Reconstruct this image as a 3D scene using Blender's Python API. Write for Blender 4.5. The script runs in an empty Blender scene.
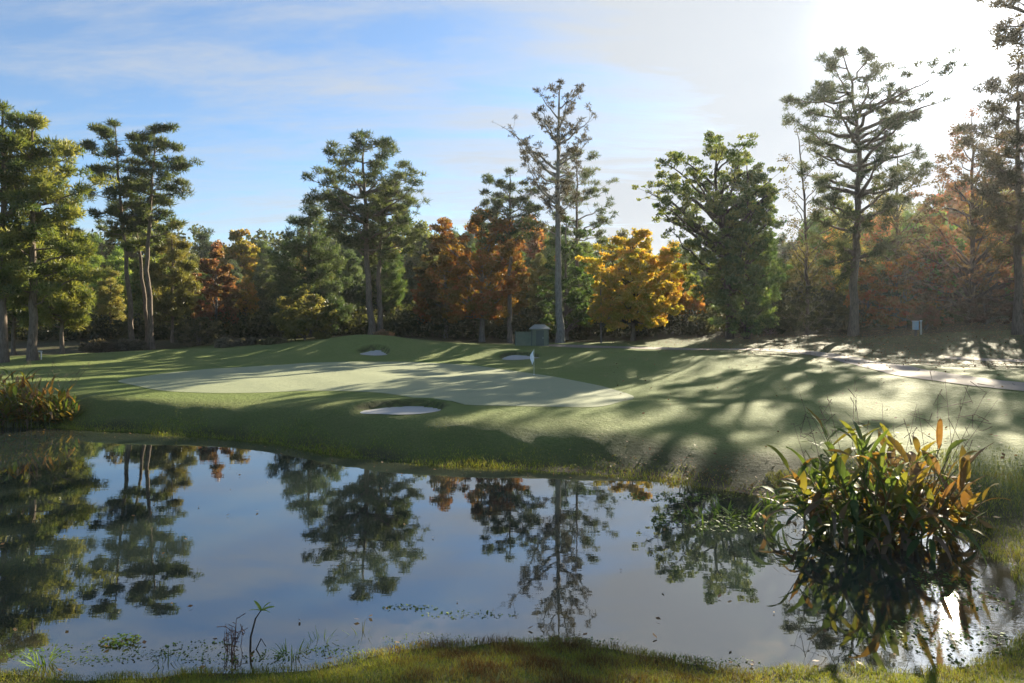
import bpy, math, random
import numpy as np
from mathutils import Vector

# ---------------------------------------------------------------- basics
EYE, FOC, HOR = 4.7, 683.0, 320.0          # camera height over the water, focal length in px, horizon row
SUN_AZ, SUN_EL = math.radians(32.7), math.radians(19.7)
SUN = Vector((math.sin(SUN_AZ)*math.cos(SUN_EL), math.cos(SUN_AZ)*math.cos(SUN_EL), math.sin(SUN_EL)))
scene = bpy.context.scene
COL = scene.collection
R = np.random.default_rng(11)

def link(o):
    COL.objects.link(o); return o

def tag(o, label=None, cat=None, group=None, kind=None):
    if label: o['label'] = label
    if cat: o['category'] = cat
    if group: o['group'] = group
    if kind: o['kind'] = kind
    return o

def mesh(name, V, F, mat, smooth=False, tint=None, uvw=None):
    V = np.asarray(V, np.float32).reshape(-1, 3); F = np.asarray(F, np.int32)
    k = F.shape[1]
    me = bpy.data.meshes.new(name)
    me.vertices.add(len(V)); me.vertices.foreach_set('co', V.ravel())
    me.loops.add(F.size); me.loops.foreach_set('vertex_index', F.ravel())
    me.polygons.add(len(F)); me.polygons.foreach_set('loop_start', np.arange(0, F.size, k, dtype=np.int32))
    me.polygons.foreach_set('use_smooth', np.full(len(F), smooth, dtype=bool))
    if tint is not None:
        a = me.attributes.new('tint', 'FLOAT', 'FACE'); a.data.foreach_set('value', np.asarray(tint, np.float32))
    me.materials.append(mat)
    me.update(); me.validate()
    return me

def vattr(me, name, val):
    a = me.attributes.new(name, 'FLOAT', 'POINT'); a.data.foreach_set('value', np.asarray(val, np.float32))

def obj(name, me, parent=None, loc=None, color=None):
    o = bpy.data.objects.new(name, me); link(o)
    if parent: o.parent = parent
    if loc is not None: o.location = loc
    if color is not None: o.color = (*color, 1)
    return o

def empty(name, loc, rz=0.0):
    o = bpy.data.objects.new(name, None); link(o); o.location = loc; o.rotation_euler = (0, 0, rz)
    o.empty_display_size = .3
    return o

# ---------------------------------------------------------------- node helpers
def material(name):
    m = bpy.data.materials.new(name); m.use_nodes = True
    nt = m.node_tree; nt.nodes.clear()
    return m, nt

class N:
    def __init__(s, nt): s.nt = nt
    def __call__(s, typ, ins=None, **kw):
        n = s.nt.nodes.new(typ)
        for k, v in kw.items(): setattr(n, k, v)
        for k, v in (ins or {}).items():
            if isinstance(v, bpy.types.NodeSocket): s.nt.links.new(v, n.inputs[k])
            else: n.inputs[k].default_value = v
        return n
    def link(s, a, b): s.nt.links.new(a, b)
    def mix(s, f, a, b, blend='MIX'):
        n = s.nt.nodes.new('ShaderNodeMix'); n.data_type = 'RGBA'; n.blend_type = blend
        for i, v in ((0, f), (6, a), (7, b)):
            if isinstance(v, bpy.types.NodeSocket): s.nt.links.new(v, n.inputs[i])
            else: n.inputs[i].default_value = (*v, 1) if isinstance(v, tuple) and len(v) == 3 else v
        return n.outputs[2]
    def math(s, op, a, b=0.0, c=None, clamp=False):
        n = s.nt.nodes.new('ShaderNodeMath'); n.operation = op; n.use_clamp = clamp
        for i, v in enumerate((a, b) if c is None else (a, b, c)):
            if isinstance(v, bpy.types.NodeSocket): s.nt.links.new(v, n.inputs[i])
            else: n.inputs[i].default_value = v
        return n.outputs[0]
    def ramp(s, f, stops):
        n = s.nt.nodes.new('ShaderNodeValToRGB'); cr = n.color_ramp
        while len(cr.elements) < len(stops): cr.elements.new(.5)
        for e, (p, c) in zip(cr.elements, stops): e.position = p; e.color = (*c, 1) if len(c) == 3 else c
        s.nt.links.new(f, n.inputs[0]); return n.outputs[0]
    def noise(s, vec, scale, detail=4, rough=.55, out=0):
        n = s.nt.nodes.new('ShaderNodeTexNoise'); n.inputs['Scale'].default_value = scale
        n.inputs['Detail'].default_value = detail; n.inputs['Roughness'].default_value = rough
        if vec is not None: s.nt.links.new(vec, n.inputs['Vector'])
        return n.outputs[out]
    def out(s, sh, vol=None):
        o = s.nt.nodes.new('ShaderNodeOutputMaterial'); s.nt.links.new(sh, o.inputs[0])

def m_simple(name, col, rough=.6, var=.25, scale=6, bump=.2, metal=0.0):
    m, nt = material(name); n = N(nt)
    tc = n('ShaderNodeTexCoord').outputs['Object']
    f = n.noise(tc, scale, 5)
    c = n.mix(f, tuple(x*(1-var) for x in col), tuple(min(1, x*(1+var)) for x in col))
    b = n('ShaderNodeBump', {'Height': n.noise(tc, scale*6, 3), 'Strength': bump, 'Distance': .02})
    p = n('ShaderNodeBsdfPrincipled', {'Base Color': c, 'Roughness': rough, 'Metallic': metal, 'Normal': b.outputs[0]})
    n.out(p.outputs[0]); return m

def m_leaf(name, trans=.42, gloss=.05):
    """Foliage: colour comes from the object, varied from clump to clump and leaf to leaf."""
    m, nt = material(name); n = N(nt)
    oc = n('ShaderNodeObjectInfo').outputs['Color']
    t = n('ShaderNodeAttribute', attribute_name='tint').outputs['Fac']
    k = n.math('MULTIPLY_ADD', t, 1.0, .5)
    c = n.mix(1.0, oc, k, 'MULTIPLY')
    hs = n('ShaderNodeHueSaturation', {'Color': c, 'Hue': n.math('MULTIPLY_ADD', t, -.10, .555), 'Saturation': 1.0, 'Value': 1.0}).outputs[0]
    d = n('ShaderNodeBsdfDiffuse', {'Color': hs})
    tl = n('ShaderNodeBsdfTranslucent', {'Color': n.mix(1.0, hs, (1.25, 1.15, .6), 'MULTIPLY')})
    g = n('ShaderNodeBsdfGlossy', {'Color': (1, 1, 1, 1), 'Roughness': .45})
    s = n('ShaderNodeMixShader', {0: trans, 1: d.outputs[0], 2: tl.outputs[0]})
    s2 = n('ShaderNodeMixShader', {0: gloss, 1: s.outputs[0], 2: g.outputs[0]})
    n.out(s2.outputs[0]); return m

def m_bark(name):
    m, nt = material(name); n = N(nt)
    oc = n('ShaderNodeObjectInfo').outputs['Color']
    tc = n('ShaderNodeTexCoord').outputs['Object']
    mp = n('ShaderNodeMapping', {'Vector': tc, 'Scale': (5, 5, 1.0)}).outputs[0]
    f = n.noise(mp, 2.2, 6, .65)
    f2 = n.noise(tc, .5, 2)
    c = n.mix(n.ramp(f, [(.35, (0, 0, 0)), (.65, (1, 1, 1))]), n.mix(1.0, oc, (.4, .38, .38), 'MULTIPLY'), n.mix(1.0, oc, (1.35, 1.3, 1.25), 'MULTIPLY'))
    c = n.mix(n.math('MULTIPLY', f2, .4), c, n.mix(1.0, oc, (1.2, 1.25, 1.1), 'MULTIPLY'))
    b = n('ShaderNodeBump', {'Height': f, 'Strength': .7, 'Distance': .06})
    p = n('ShaderNodeBsdfPrincipled', {'Base Color': c, 'Roughness': .9, 'Normal': b.outputs[0]})
    p.inputs['Specular IOR Level'].default_value = .2
    n.out(p.outputs[0]); return m

def m_blades(name, stops, trans=.35):
    m, nt = material(name); n = N(nt)
    t = n('ShaderNodeAttribute', attribute_name='tint').outputs['Fac']
    c = n.ramp(t, stops)
    d = n('ShaderNodeBsdfPrincipled', {'Base Color': c, 'Roughness': .6})
    d.inputs['Specular IOR Level'].default_value = .14
    tl = n('ShaderNodeBsdfTranslucent', {'Color': n.mix(1.0, c, (1.3, 1.2, .6), 'MULTIPLY')})
    s = n('ShaderNodeMixShader', {0: trans, 1: d.outputs[0], 2: tl.outputs[0]})
    n.out(s.outputs[0]); return m

M_NEEDLE = m_leaf('pine_needles', .5, .02)
M_LEAF = m_leaf('broad_leaves', .5, .02)
M_BARK = m_bark('bark')

# ---------------------------------------------------------------- terrain
def wpt(px, py, D):                       # a point of the picture at distance D
    return ((px-512)/FOC*D, D, EYE-(py-HOR)/FOC*D)

SHORE = [(-60,34),(-45,33),(-34,31.6),(-22.9,30.4),(-17.6,29.2),(-10.3,26.7),(-6.4,24.1),(-3,22.4),(.25,21.5),(3.8,20.3),(5.3,19.2),(7,17.8),
         (8.7,16.6),(9.6,15),(9.5,13.2),(8.8,11.5),(7.6,10.1),(6.0,9.3),(3.4,9.2),(1.8,9.6),(.6,10.0),(-.5,10.0),(-1.6,9.75),(-2.7,9.3),(-4.2,9.1),(-6.9,9.0),
         (-12,8.8),(-25,8),(-45,9),(-60,12)]
def spline(P, k=6, closed=True):
    P = np.array(P, float); n = len(P); out = []
    rng_ = range(n if closed else n-1)
    for i in rng_:
        g = (lambda j: P[j % n]) if closed else (lambda j: P[min(max(j, 0), n-1)])
        a, b, c, d = g(i-1), g(i), g(i+1), g(i+2)
        for t in np.arange(k)/k:
            out.append(.5*((2*b)+(-a+c)*t+(2*a-5*b+4*c-d)*t*t+(-a+3*b-3*c+d)*t**3))
    if not closed: out.append(P[-1])
    return np.array(out)
POND = spline(SHORE, 6)

def sdist(x, y, poly):
    """signed distance to a closed polygon, positive outside"""
    x = np.asarray(x, float).ravel(); y = np.asarray(y, float).ravel()
    best = np.full(x.shape, 1e9); inside = np.zeros(x.shape, bool)
    A = poly; B = np.roll(poly, -1, 0)
    for (ax, ay), (bx, by) in zip(A, B):
        dx, dy = bx-ax, by-ay
        t = np.clip(((x-ax)*dx+(y-ay)*dy)/(dx*dx+dy*dy+1e-12), 0, 1)
        best = np.minimum(best, (x-ax-t*dx)**2+(y-ay-t*dy)**2)
        if ay != by:
            c = ((ay > y) != (by > y)) & (x < (bx-ax)*(y-ay)/(by-ay)+ax)
            inside ^= c
    d = np.sqrt(best)
    return np.where(inside, -d, d)

CTRL = [wpt(*a) for a in [
    (20,362,52),(33,360,53),(40,375,42),(150,394,32.5),(250,403,30.5),(120,353,64),(200,347,66),(130,350,66),
    (402,404,27.6),(402,421,24.6),(500,409,27),(320,402,29),
    (200,380,38.5),(120,380,40),(380,365,50),(530,373,44),(630,400,30),(400,395,32),(470,405,28.4),(250,362,52),(300,380,39),(450,380,39),
    (370,339,61),(350,341,60),(395,341,61),(375,354,56.5),(290,348,60),(440,347,62),(480,343,72),(560,343,71),(630,340,75),(740,335,75),(852,335,72),(960,323,72),(1024,318,75),
    (600,355,55),(522,360,56),(470,348,62),(540,347,65),(560,360,50),(700,360,48),(810,353,52),(900,371,36),(1024,388,29),(650,402,28),(750,428,25),(850,436,22.5),(1000,462,18),(1000,420,24),
    (1024,520,15),(1060,545,13.5),(960,350,52),(1024,362,46),(700,347,62),(810,342,62),(600,410,27),(700,400,31),(850,400,29)]]
CTRL += [(40,40,2.9),(60,70,6),(45,25,1.6),(25,12,.6),(-40,60,1.6),(-45,45,1.4),(-60,70,2),(0,100,3.6),(-60,110,3.2),(60,110,6.5),(0,150,5),(-100,150,5),(100,150,8),(0,220,6),(-150,220,6),(150,220,9),
         (0,7,.36),(-12,6,.4),(12,6,.4),(0,0,.8),(-30,3,.6),(30,0,.8),(0,-40,1),(-80,-30,1),(80,-30,1),(-120,60,2),(120,60,6),(-60,36,1.2)]
CTRL = np.array(CTRL)
def tps_fit(P):
    n = len(P); d = np.hypot(P[:,None,0]-P[None,:,0], P[:,None,1]-P[None,:,1])
    K = np.where(d > 0, d*d*np.log(d+1e-9), 0)+np.eye(n)*1.5
    Q = np.c_[np.ones(n), P[:,:2]]
    A = np.block([[K, Q],[Q.T, np.zeros((3,3))]])
    return np.linalg.solve(A, np.r_[P[:,2], 0, 0, 0])
TW = tps_fit(CTRL)
def base_h(x, y):
    z = TW[-3]+TW[-2]*x+TW[-1]*y
    for (cx, cy, _), w in zip(CTRL, TW[:-3]):
        r2 = (x-cx)**2+(y-cy)**2
        z = z+w*.5*r2*np.log(r2+1e-9)
    return z
def ss(a, b, x):
    t = np.clip((x-a)/(b-a), 0, 1); return t*t*(3-2*t)
# bunkers: centre x, y, half width, half depth, turn, depth
BUNK = []
def wob(x, y, s=1.0):
    return (np.sin(x*1.7*s+y*.9*s)+np.sin(x*.6*s-y*2.1*s+1.3)+.6*np.sin(x*4.3*s+y*3.1*s+.5))/2.6
def hgt(x, y, bunk=True):
    shp = np.shape(x); x = np.asarray(x, float).ravel(); y = np.asarray(y, float).ravel()
    sd = sdist(x, y, POND)+.12*wob(x, y, 1.3)
    b = np.maximum(base_h(x, y), .25)
    b = b+.05*wob(x, y, .35)*ss(3, 8, sd)
    for (mx, my, mh, ma, md) in ((-12.5, 60, .5, 6, 2.6), (-4, 60.5, .45, 4, 2.2), (7.5, 53, .45, 5, 2.5), (-31, 59, .4, 8, 2.6), (14, 47, .35, 5, 3)):
        b = b+mh*np.exp(-((x-mx)/ma)**2-((y-my)/md)**2)
    w = np.where(y < 11, 1.6, np.interp(x, [-20, -8, -1, 4], [2.5, 2.6, 2.8, 3.0]))
    up = b*(.9*ss(0, w, sd)**.9+.1*ss(0, 6, sd))
    dn = -np.minimum(.8, .22*np.maximum(-sd, 0))
    z = np.where(sd > 0, up, dn)
    if bunk:
        for (cx, cy, a, d, rot, dep) in BUNK:
            u = ((x-cx)*math.cos(rot)+(y-cy)*math.sin(rot))/a; v = (-(x-cx)*math.sin(rot)+(y-cy)*math.cos(rot))/d
            r = np.sqrt(u*u+v*v)+.06*np.sin(3*np.arctan2(v, u)+cx)
            z = z-dep*(1-ss(.92, 1.06, r))*ss(-1.1, .7, v)
            z = z+.14*np.exp(-((r-1.25)/.2)**2)*ss(0, .8, v)
    return z.reshape(shp)
def hz(x, y): return float(hgt(np.array([x]), np.array([y]))[0])
def ground_at(px, py):
    """where the line of sight through a pixel first meets the ground"""
    D = np.geomspace(7, 200, 1500)
    x = (px-512)/FOC*D; z = EYE-(py-HOR)/FOC*D
    k = np.nonzero(hgt(x, D) > z)[0]
    i = k[0] if len(k) else len(D)-1
    return x[i], D[i], z[i]
_b = [(ground_at(403, 407), 1.72, 1.5, .12, .22), (ground_at(374, 352), 1.25, 1.1, .1, .3), (ground_at(521, 357), 1.7, 1.7, .2, .2)]
BUNK = [(p[0], p[1], a, d, r, dep) for (p, a, d, r, dep) in _b]

def axis(fine0, fine1, step, lo, hi, grow=1.09):
    a = list(np.arange(fine0, fine1, step)); s = step
    while a[-1] < hi: s *= grow; a.append(a[-1]+s)
    s = step
    while a[0] > lo: s *= grow; a.insert(0, a[0]-s)
    return np.array(a)
gx = axis(-24, 24, .22, -420, 420, 1.05); gy = axis(6, 64, .22, -120, 700, 1.04)
X, Y = np.meshgrid(gx, gy); Z = hgt(X, Y)
nx, ny = len(gx), len(gy)
idx = np.arange(nx*ny).reshape(ny, nx)
F = np.stack([idx[:-1,:-1], idx[:-1,1:], idx[1:,1:], idx[1:,:-1]], -1).reshape(-1, 4)

def forest_mask(x, y):
    edge = np.interp(x, [-80,-50,-38,-30,-18,-8,0,6,14,24,34,60], [46,52,60,66,68,69,70,72,73,70,64,50])
    m = ss(-3, 4, y-edge+1.5*wob(x, y, .5))
    m2 = .75*ss(14, 30, x+.25*(y-40))*ss(36, 54, y+.25*x+2*wob(x, y, .4))
    return np.maximum(m, m2)

def m_ground():
    m, nt = material('mown_turf'); n = N(nt)
    tc = n('ShaderNodeTexCoord').outputs['Object']
    at = lambda a: n('ShaderNodeAttribute', attribute_name=a).outputs['Fac']
    big = n.noise(tc, .22, 4, .6); mid = n.noise(tc, 1.3, 5, .65); fine = n.noise(tc, 14, 4, .7); vf = n.noise(tc, 60, 2, .7)
    c1 = n.mix(n.ramp(big, [(.35, (0,0,0)), (.65, (1,1,1))]), (.150, .190, .048), (.215, .240, .075))
    c1 = n.mix(n.ramp(mid, [(.45, (0,0,0)), (.75, (.75,.75,.75))]), c1, (.20, .215, .075))
    c1 = n.mix(n.ramp(fine, [(.40, (0,0,0)), (.62, (.75,.75,.75))]), c1, (.085, .125, .032))
    c1 = n.mix(n.ramp(vf, [(.5, (0,0,0)), (.8, (.5,.5,.5))]), c1, (.205, .235, .085))
    rough = n.mix(n.math('MULTIPLY', fine, .8), n.mix(mid, (.09, .115, .03), (.165, .155, .052)), (.03, .045, .014))  # longer bank grass, its colour darkened to paint in the slope's shade
    c = n.mix(at('rough'), c1, rough)
    lit = n.mix(n.ramp(fine, [(.35, (0,0,0)), (.7, (1,1,1))]), (.040, .028, .018), (.090, .064, .038))
    lit = n.mix(n.ramp(mid, [(.42, (0,0,0)), (.62, (1,1,1))]), lit, (.075, .085, .03))
    c = n.mix(n.math('MULTIPLY', at('collar'), .75), c, n.mix(fine, (.105, .150, .036), (.175, .215, .06)))
    c = n.mix(at('forest'), c, lit)
    mud_and_lip_shade = n.mix(fine, (.02, .018, .012), (.075, .06, .035))
    c = n.mix(at('mud_and_lip_shade'), c, mud_and_lip_shade)
    bh = n.math('ADD', n.math('MULTIPLY', n.noise(tc, 28, 3, .7), .55), n.math('ADD', n.math('MULTIPLY', n.noise(tc, 5, 4, .6), 1.0), n.math('MULTIPLY', mid, 1.6)))
    b = n('ShaderNodeBump', {'Height': bh, 'Strength': 1.0, 'Distance': .10})
    p = n('ShaderNodeBsdfPrincipled', {'Base Color': c, 'Roughness': .8, 'Normal': b.outputs[0]})
    p.inputs['Specular IOR Level'].default_value = .12
    n.out(p.outputs[0]); return m
g_me = mesh('ground', np.stack([X, Y, Z], -1), F, m_ground(), smooth=True)
SD = sdist(X, Y, POND).reshape(X.shape)
wv = wob(X, Y, .9)
def bunk_lip_shade(x, y):
    m = np.zeros(np.shape(x))
    for (cx, cy, a, d, rot, dep) in BUNK:
        u = ((x-cx)*math.cos(rot)+(y-cy)*math.sin(rot))/a; v = (-(x-cx)*math.sin(rot)+(y-cy)*math.cos(rot))/d
        r = np.sqrt(u*u+v*v)+.06*np.sin(3*np.arctan2(v, u)+cx)
        m = np.maximum(m, ss(.88, .95, r)*ss(1.16, 1.02, r)*ss(-.1, .35, v))  # soil tone on the back wall, painted in for the lip's shadow
    return m
vattr(g_me, 'forest', forest_mask(X, Y).ravel())
vattr(g_me, 'rough', (ss(4.8, .8, SD+.7*wv)*.75).ravel())  # rough grass band, widened so its dark tone also shades the bank
vattr(g_me, 'mud_and_lip_shade', np.clip(ss(.9, .15, SD+.35*wv)*np.where(Y < 11, .8, .75)+ss(4.2, 1.6, SD+.9*wv)*ss(-1, 5, X)*ss(26, 20, Y)*.62*(Y > 12)+bunk_lip_shade(X, Y)*.8, 0, 1).ravel())
tag(obj('ground', g_me), kind='structure')

def sheet(name, outline, mat, lift, rings=26):
    """a thin skin that follows the terrain inside an outline"""
    P = np.array(outline); c = P.mean(0); n = len(P)
    V = [[c[0], c[1]]]
    for k in range(1, rings+1):
        V += list(c+(P-c)*(k/rings))
    V = np.array(V); z = hgt(V[:,0], V[:,1])+lift
    Fq = []
    for i in range(n):
        j = (i+1) % n
        Fq.append((0, 1+i, 1+j, 1+j))
    for k in range(rings-1):
        a, b = 1+k*n, 1+(k+1)*n
        for i in range(n):
            j = (i+1) % n
            Fq.append((a+i, b+i, b+j, a+j))
    tri = [f[:3] for f in Fq[:n]]
    V3 = np.c_[V, z]
    Fq = np.array(Fq[n:])
    T = np.concatenate([np.array(tri), Fq[:,[0,1,2]], Fq[:,[0,2,3]]])
    me = mesh(name, V3, T, mat, smooth=True)
    return tag(obj(name, me), kind='structure')

def m_green():
    m, nt = material('putting_green_turf'); n = N(nt)
    tc = n('ShaderNodeTexCoord').outputs['Object']
    big = n.noise(tc, .3, 4, .6); fine = n.noise(tc, 18, 4, .7)
    c = n.mix(big, (.245, .270, .150), (.305, .315, .190))
    c = n.mix(n.math('MULTIPLY', fine, .4), c, (.19, .22, .11))
    b = n('ShaderNodeBump', {'Height': n.math('ADD', n.noise(tc, 50, 3), n.noise(tc, 2.5, 3)), 'Strength': .6, 'Distance': .04})
    p = n('ShaderNodeBsdfPrincipled', {'Base Color': c, 'Roughness': .7, 'Normal': b.outputs[0]})
    p.inputs['Specular IOR Level'].default_value = .3
    n.out(p.outputs[0]); return m
green_px = [(118,381),(160,374),(230,368),(310,363),(390,362),(450,364),(520,372),(575,381),(618,391),(634,398),(610,405),(560,407),(500,406),(440,400),(380,393),(320,391),(260,393),(200,393),(150,389)]
GREEN = spline([ground_at(*p)[:2] for p in green_px], 5)
gd = np.full(X.shape, 9.0); kk = (Y > 22) & (Y < 62) & (np.abs(X) < 32)
gd[kk] = sdist(X[kk], Y[kk], GREEN)
vattr(g_me, 'collar', (ss(2.6, 1.2, gd+.3*wv)).ravel())
sheet('putting_green', spline([ground_at(*p)[:2] for p in green_px], 5), m_green(), .012, 60)

M_SAND = m_simple('bunker_sand', (.37, .36, .335), .95, .12, 3, .2)
for (cx, cy, a, d, rot, dep) in BUNK:
    th = np.linspace(0, 2*np.pi, 56, endpoint=False)
    rr = .93-.06*np.sin(3*th+cx)
    u, v = a*rr*np.cos(th), d*rr*np.sin(th)
    sheet('bunker_sand', np.c_[cx+u*math.cos(rot)-v*math.sin(rot), cy+u*math.sin(rot)+v*math.cos(rot)], M_SAND, .02, 14)

def ribbon(name, pts, w, mat, lift):
    P = spline(pts, 14, closed=False); T = np.gradient(P, axis=0); T /= np.linalg.norm(T, axis=1)[:,None]
    S = np.c_[T[:,1], -T[:,0]]; m_ = 9; V = []
    for k in range(m_):
        q = P+S*(w*(k/(m_-1)-.5)+.05*wob(P[:,:1]*3, P[:,1:]*3)); V.append(np.c_[q, hgt(q[:,0], q[:,1])+lift])
    V = np.stack(V, 1); n_ = len(P); I = np.arange(n_*m_).reshape(n_, m_)
    Fq = np.stack([I[:-1,:-1], I[:-1,1:], I[1:,1:], I[1:,:-1]], -1).reshape(-1, 4)
    return tag(obj(name, mesh(name, V, Fq, mat, True)), kind='structure')
M_PATH = m_simple('worn_concrete', (.25, .205, .16), .9, .25, 1.1, .3)
path_px = [(1100,394),(1024,387),(960,380),(905,371),(850,360),(812,353.5),(760,350)]
pp = [ground_at(*p)[:2] for p in path_px]+[(14.5,60),(8,65),(1,68.5)]
ribbon('cart_path', pp, 2.5, M_PATH, .03)
ribbon('side_path', [ground_at(*p)[:2] for p in [(1080,363),(1024,361.5),(985,360),(945,358)]], 1.3, M_PATH, .028)

# ---------------------------------------------------------------- water
def m_water():
    m, nt = material('pond_water'); n = N(nt)
    tc = n('ShaderNodeTexCoord').outputs['Object']
    mp = n('ShaderNodeMapping', {'Vector': tc, 'Scale': (1, 2.2, 1)}).outputs[0]
    h = n.math('ADD', n.noise(mp, .9, 3, .5), n.math('MULTIPLY', n.noise(mp, 5, 2, .5), .12))
    sx = n('ShaderNodeSeparateXYZ', {0: tc})
    cm = n.math('MULTIPLY', n.math('MULTIPLY_ADD', sx.outputs[0], .5, -2.6, clamp=True), n.math('MULTIPLY_ADD', sx.outputs[1], -.4, 5.4, clamp=True), clamp=True)
    rp = n.ramp(n.noise(tc, .16, 3, .5), [(.5, (0, 0, 0)), (.62, (1, 1, 1))])
    h = n.math('ADD', h, n.math('MULTIPLY', n.math('MULTIPLY', rp, n.noise(mp, 3.5, 3, .55)), .22))
    h = n.math('ADD', h, n.math('MULTIPLY', n.math('MULTIPLY', cm, n.noise(mp, 7, 3, .6)), 2.0))
    b = n('ShaderNodeBump', {'Height': h, 'Strength': .010, 'Distance': .1})
    mur = n.mix(n.noise(tc, .35, 3), (.008, .014, .014), (.022, .030, .024))
    sh = n('ShaderNodeAttribute', attribute_name='shallow').outputs['Fac']
    bed = n.mix(n.ramp(n.noise(tc, 3.2, 5, .65), [(.38, (0, 0, 0)), (.62, (1, 1, 1))]), (.020, .024, .010), (.085, .065, .032))
    mur = n.mix(n.math('MULTIPLY', sh, .85), mur, bed)
    p = n('ShaderNodeBsdfPrincipled', {'Base Color': mur, 'Roughness': .012, 'IOR': 2.8, 'Normal': b.outputs[0]})
    n.out(p.outputs[0]); return m
wx, wy = axis(-14, 12, .25, -70, 16, 1.1), axis(8, 12, .2, 4, 42, 1.08)
WX, WY = np.meshgrid(wx, wy); wi = np.arange(WX.size).reshape(WX.shape)
WF = np.stack([wi[:-1,:-1], wi[:-1,1:], wi[1:,1:], wi[1:,:-1]], -1).reshape(-1, 4)
w_me = mesh('water', np.stack([WX, WY, 0*WX], -1), WF, m_water(), True)
wsd = sdist(WX, WY, POND).reshape(WX.shape)+.25*wob(WX, WY, 1.4)
vattr(w_me, 'shallow', (ss(-2.0, -.1, wsd)*np.where(WY < 13, 1, .5)).ravel())
tag(obj('water', w_me), kind='structure')

# ---------------------------------------------------------------- growing things
class Tubes:
    def __init__(s): s.V, s.F, s.n = [], [], 0
    def add(s, P, rad, k=6):
        P = np.asarray(P, float); m = len(P)
        rad = np.broadcast_to(np.asarray(rad, float), (m,))
        T = np.gradient(P, axis=0); T /= np.linalg.norm(T, axis=1)[:,None]+1e-9
        ref = np.array([1.0, 0, 0]) if abs(T[0][0]) < .8 else np.array([0, 1.0, 0])
        U = np.cross(T, ref); U /= np.linalg.norm(U, axis=1)[:,None]+1e-9
        W = np.cross(T, U)
        a = np.arange(k)*2*np.pi/k
        V = P[:,None,:]+rad[:,None,None]*(np.cos(a)[None,:,None]*U[:,None,:]+np.sin(a)[None,:,None]*W[:,None,:])
        I = s.n+np.arange(m*k).reshape(m, k); J = np.roll(I, -1, 1)
        s.F.append(np.stack([I[:-1], J[:-1], J[1:], I[1:]], -1).reshape(-1, 4))
        s.V.append(V.reshape(-1, 3)); s.n += m*k
    def build(s, name, mat): return mesh(name, np.concatenate(s.V), np.concatenate(s.F), mat, True)

def unit(v): return v/(np.linalg.norm(v, axis=-1, keepdims=True)+1e-9)

def foliage(name, C, Rr, n_per, kind, size, flat, rng, mat, up=.35):
    """leaf-sized faces spread through clumps at C with radii Rr"""
    C = np.asarray(C, float); Rr = np.asarray(Rr, float)
    cnt = np.maximum(4, ((1.7 if kind == 'needle' else 1.0)*n_per*(Rr/Rr.mean())**2*rng.uniform(.7, 1.3, len(C)))).astype(int)
    i = np.repeat(np.arange(len(C)), cnt); n = len(i)
    u = unit(rng.normal(size=(n, 3)))*(rng.random((n, 1))**.45)
    p = C[i]+u*Rr[i][:,None]*np.array([1, 1, flat])
    d = unit(u*.7+rng.normal(size=(n, 3))*.55+np.array([0, 0, up]))
    q = unit(np.cross(d, rng.normal(size=(n, 3))))
    L = (size[0]*rng.uniform(.7, 1.3, n))[:,None]; w = (size[1]*rng.uniform(.7, 1.3, n))[:,None]
    if kind == 'needle':
        V = np.stack([p-q*w/2, p+q*w/2, p+d*L], 1).reshape(-1, 3); k = 3
    else:
        V = np.stack([p-d*L*.5, p+q*w/2, p+d*L*.5, p-q*w/2], 1).reshape(-1, 3); k = 4
    Fc = np.arange(n*k).reshape(n, k)
    tint = np.clip(rng.random(len(C))[i]*.65+rng.random(n)*.35, 0, 1)
    return mesh(name, V, Fc, mat, False, tint)

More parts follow.
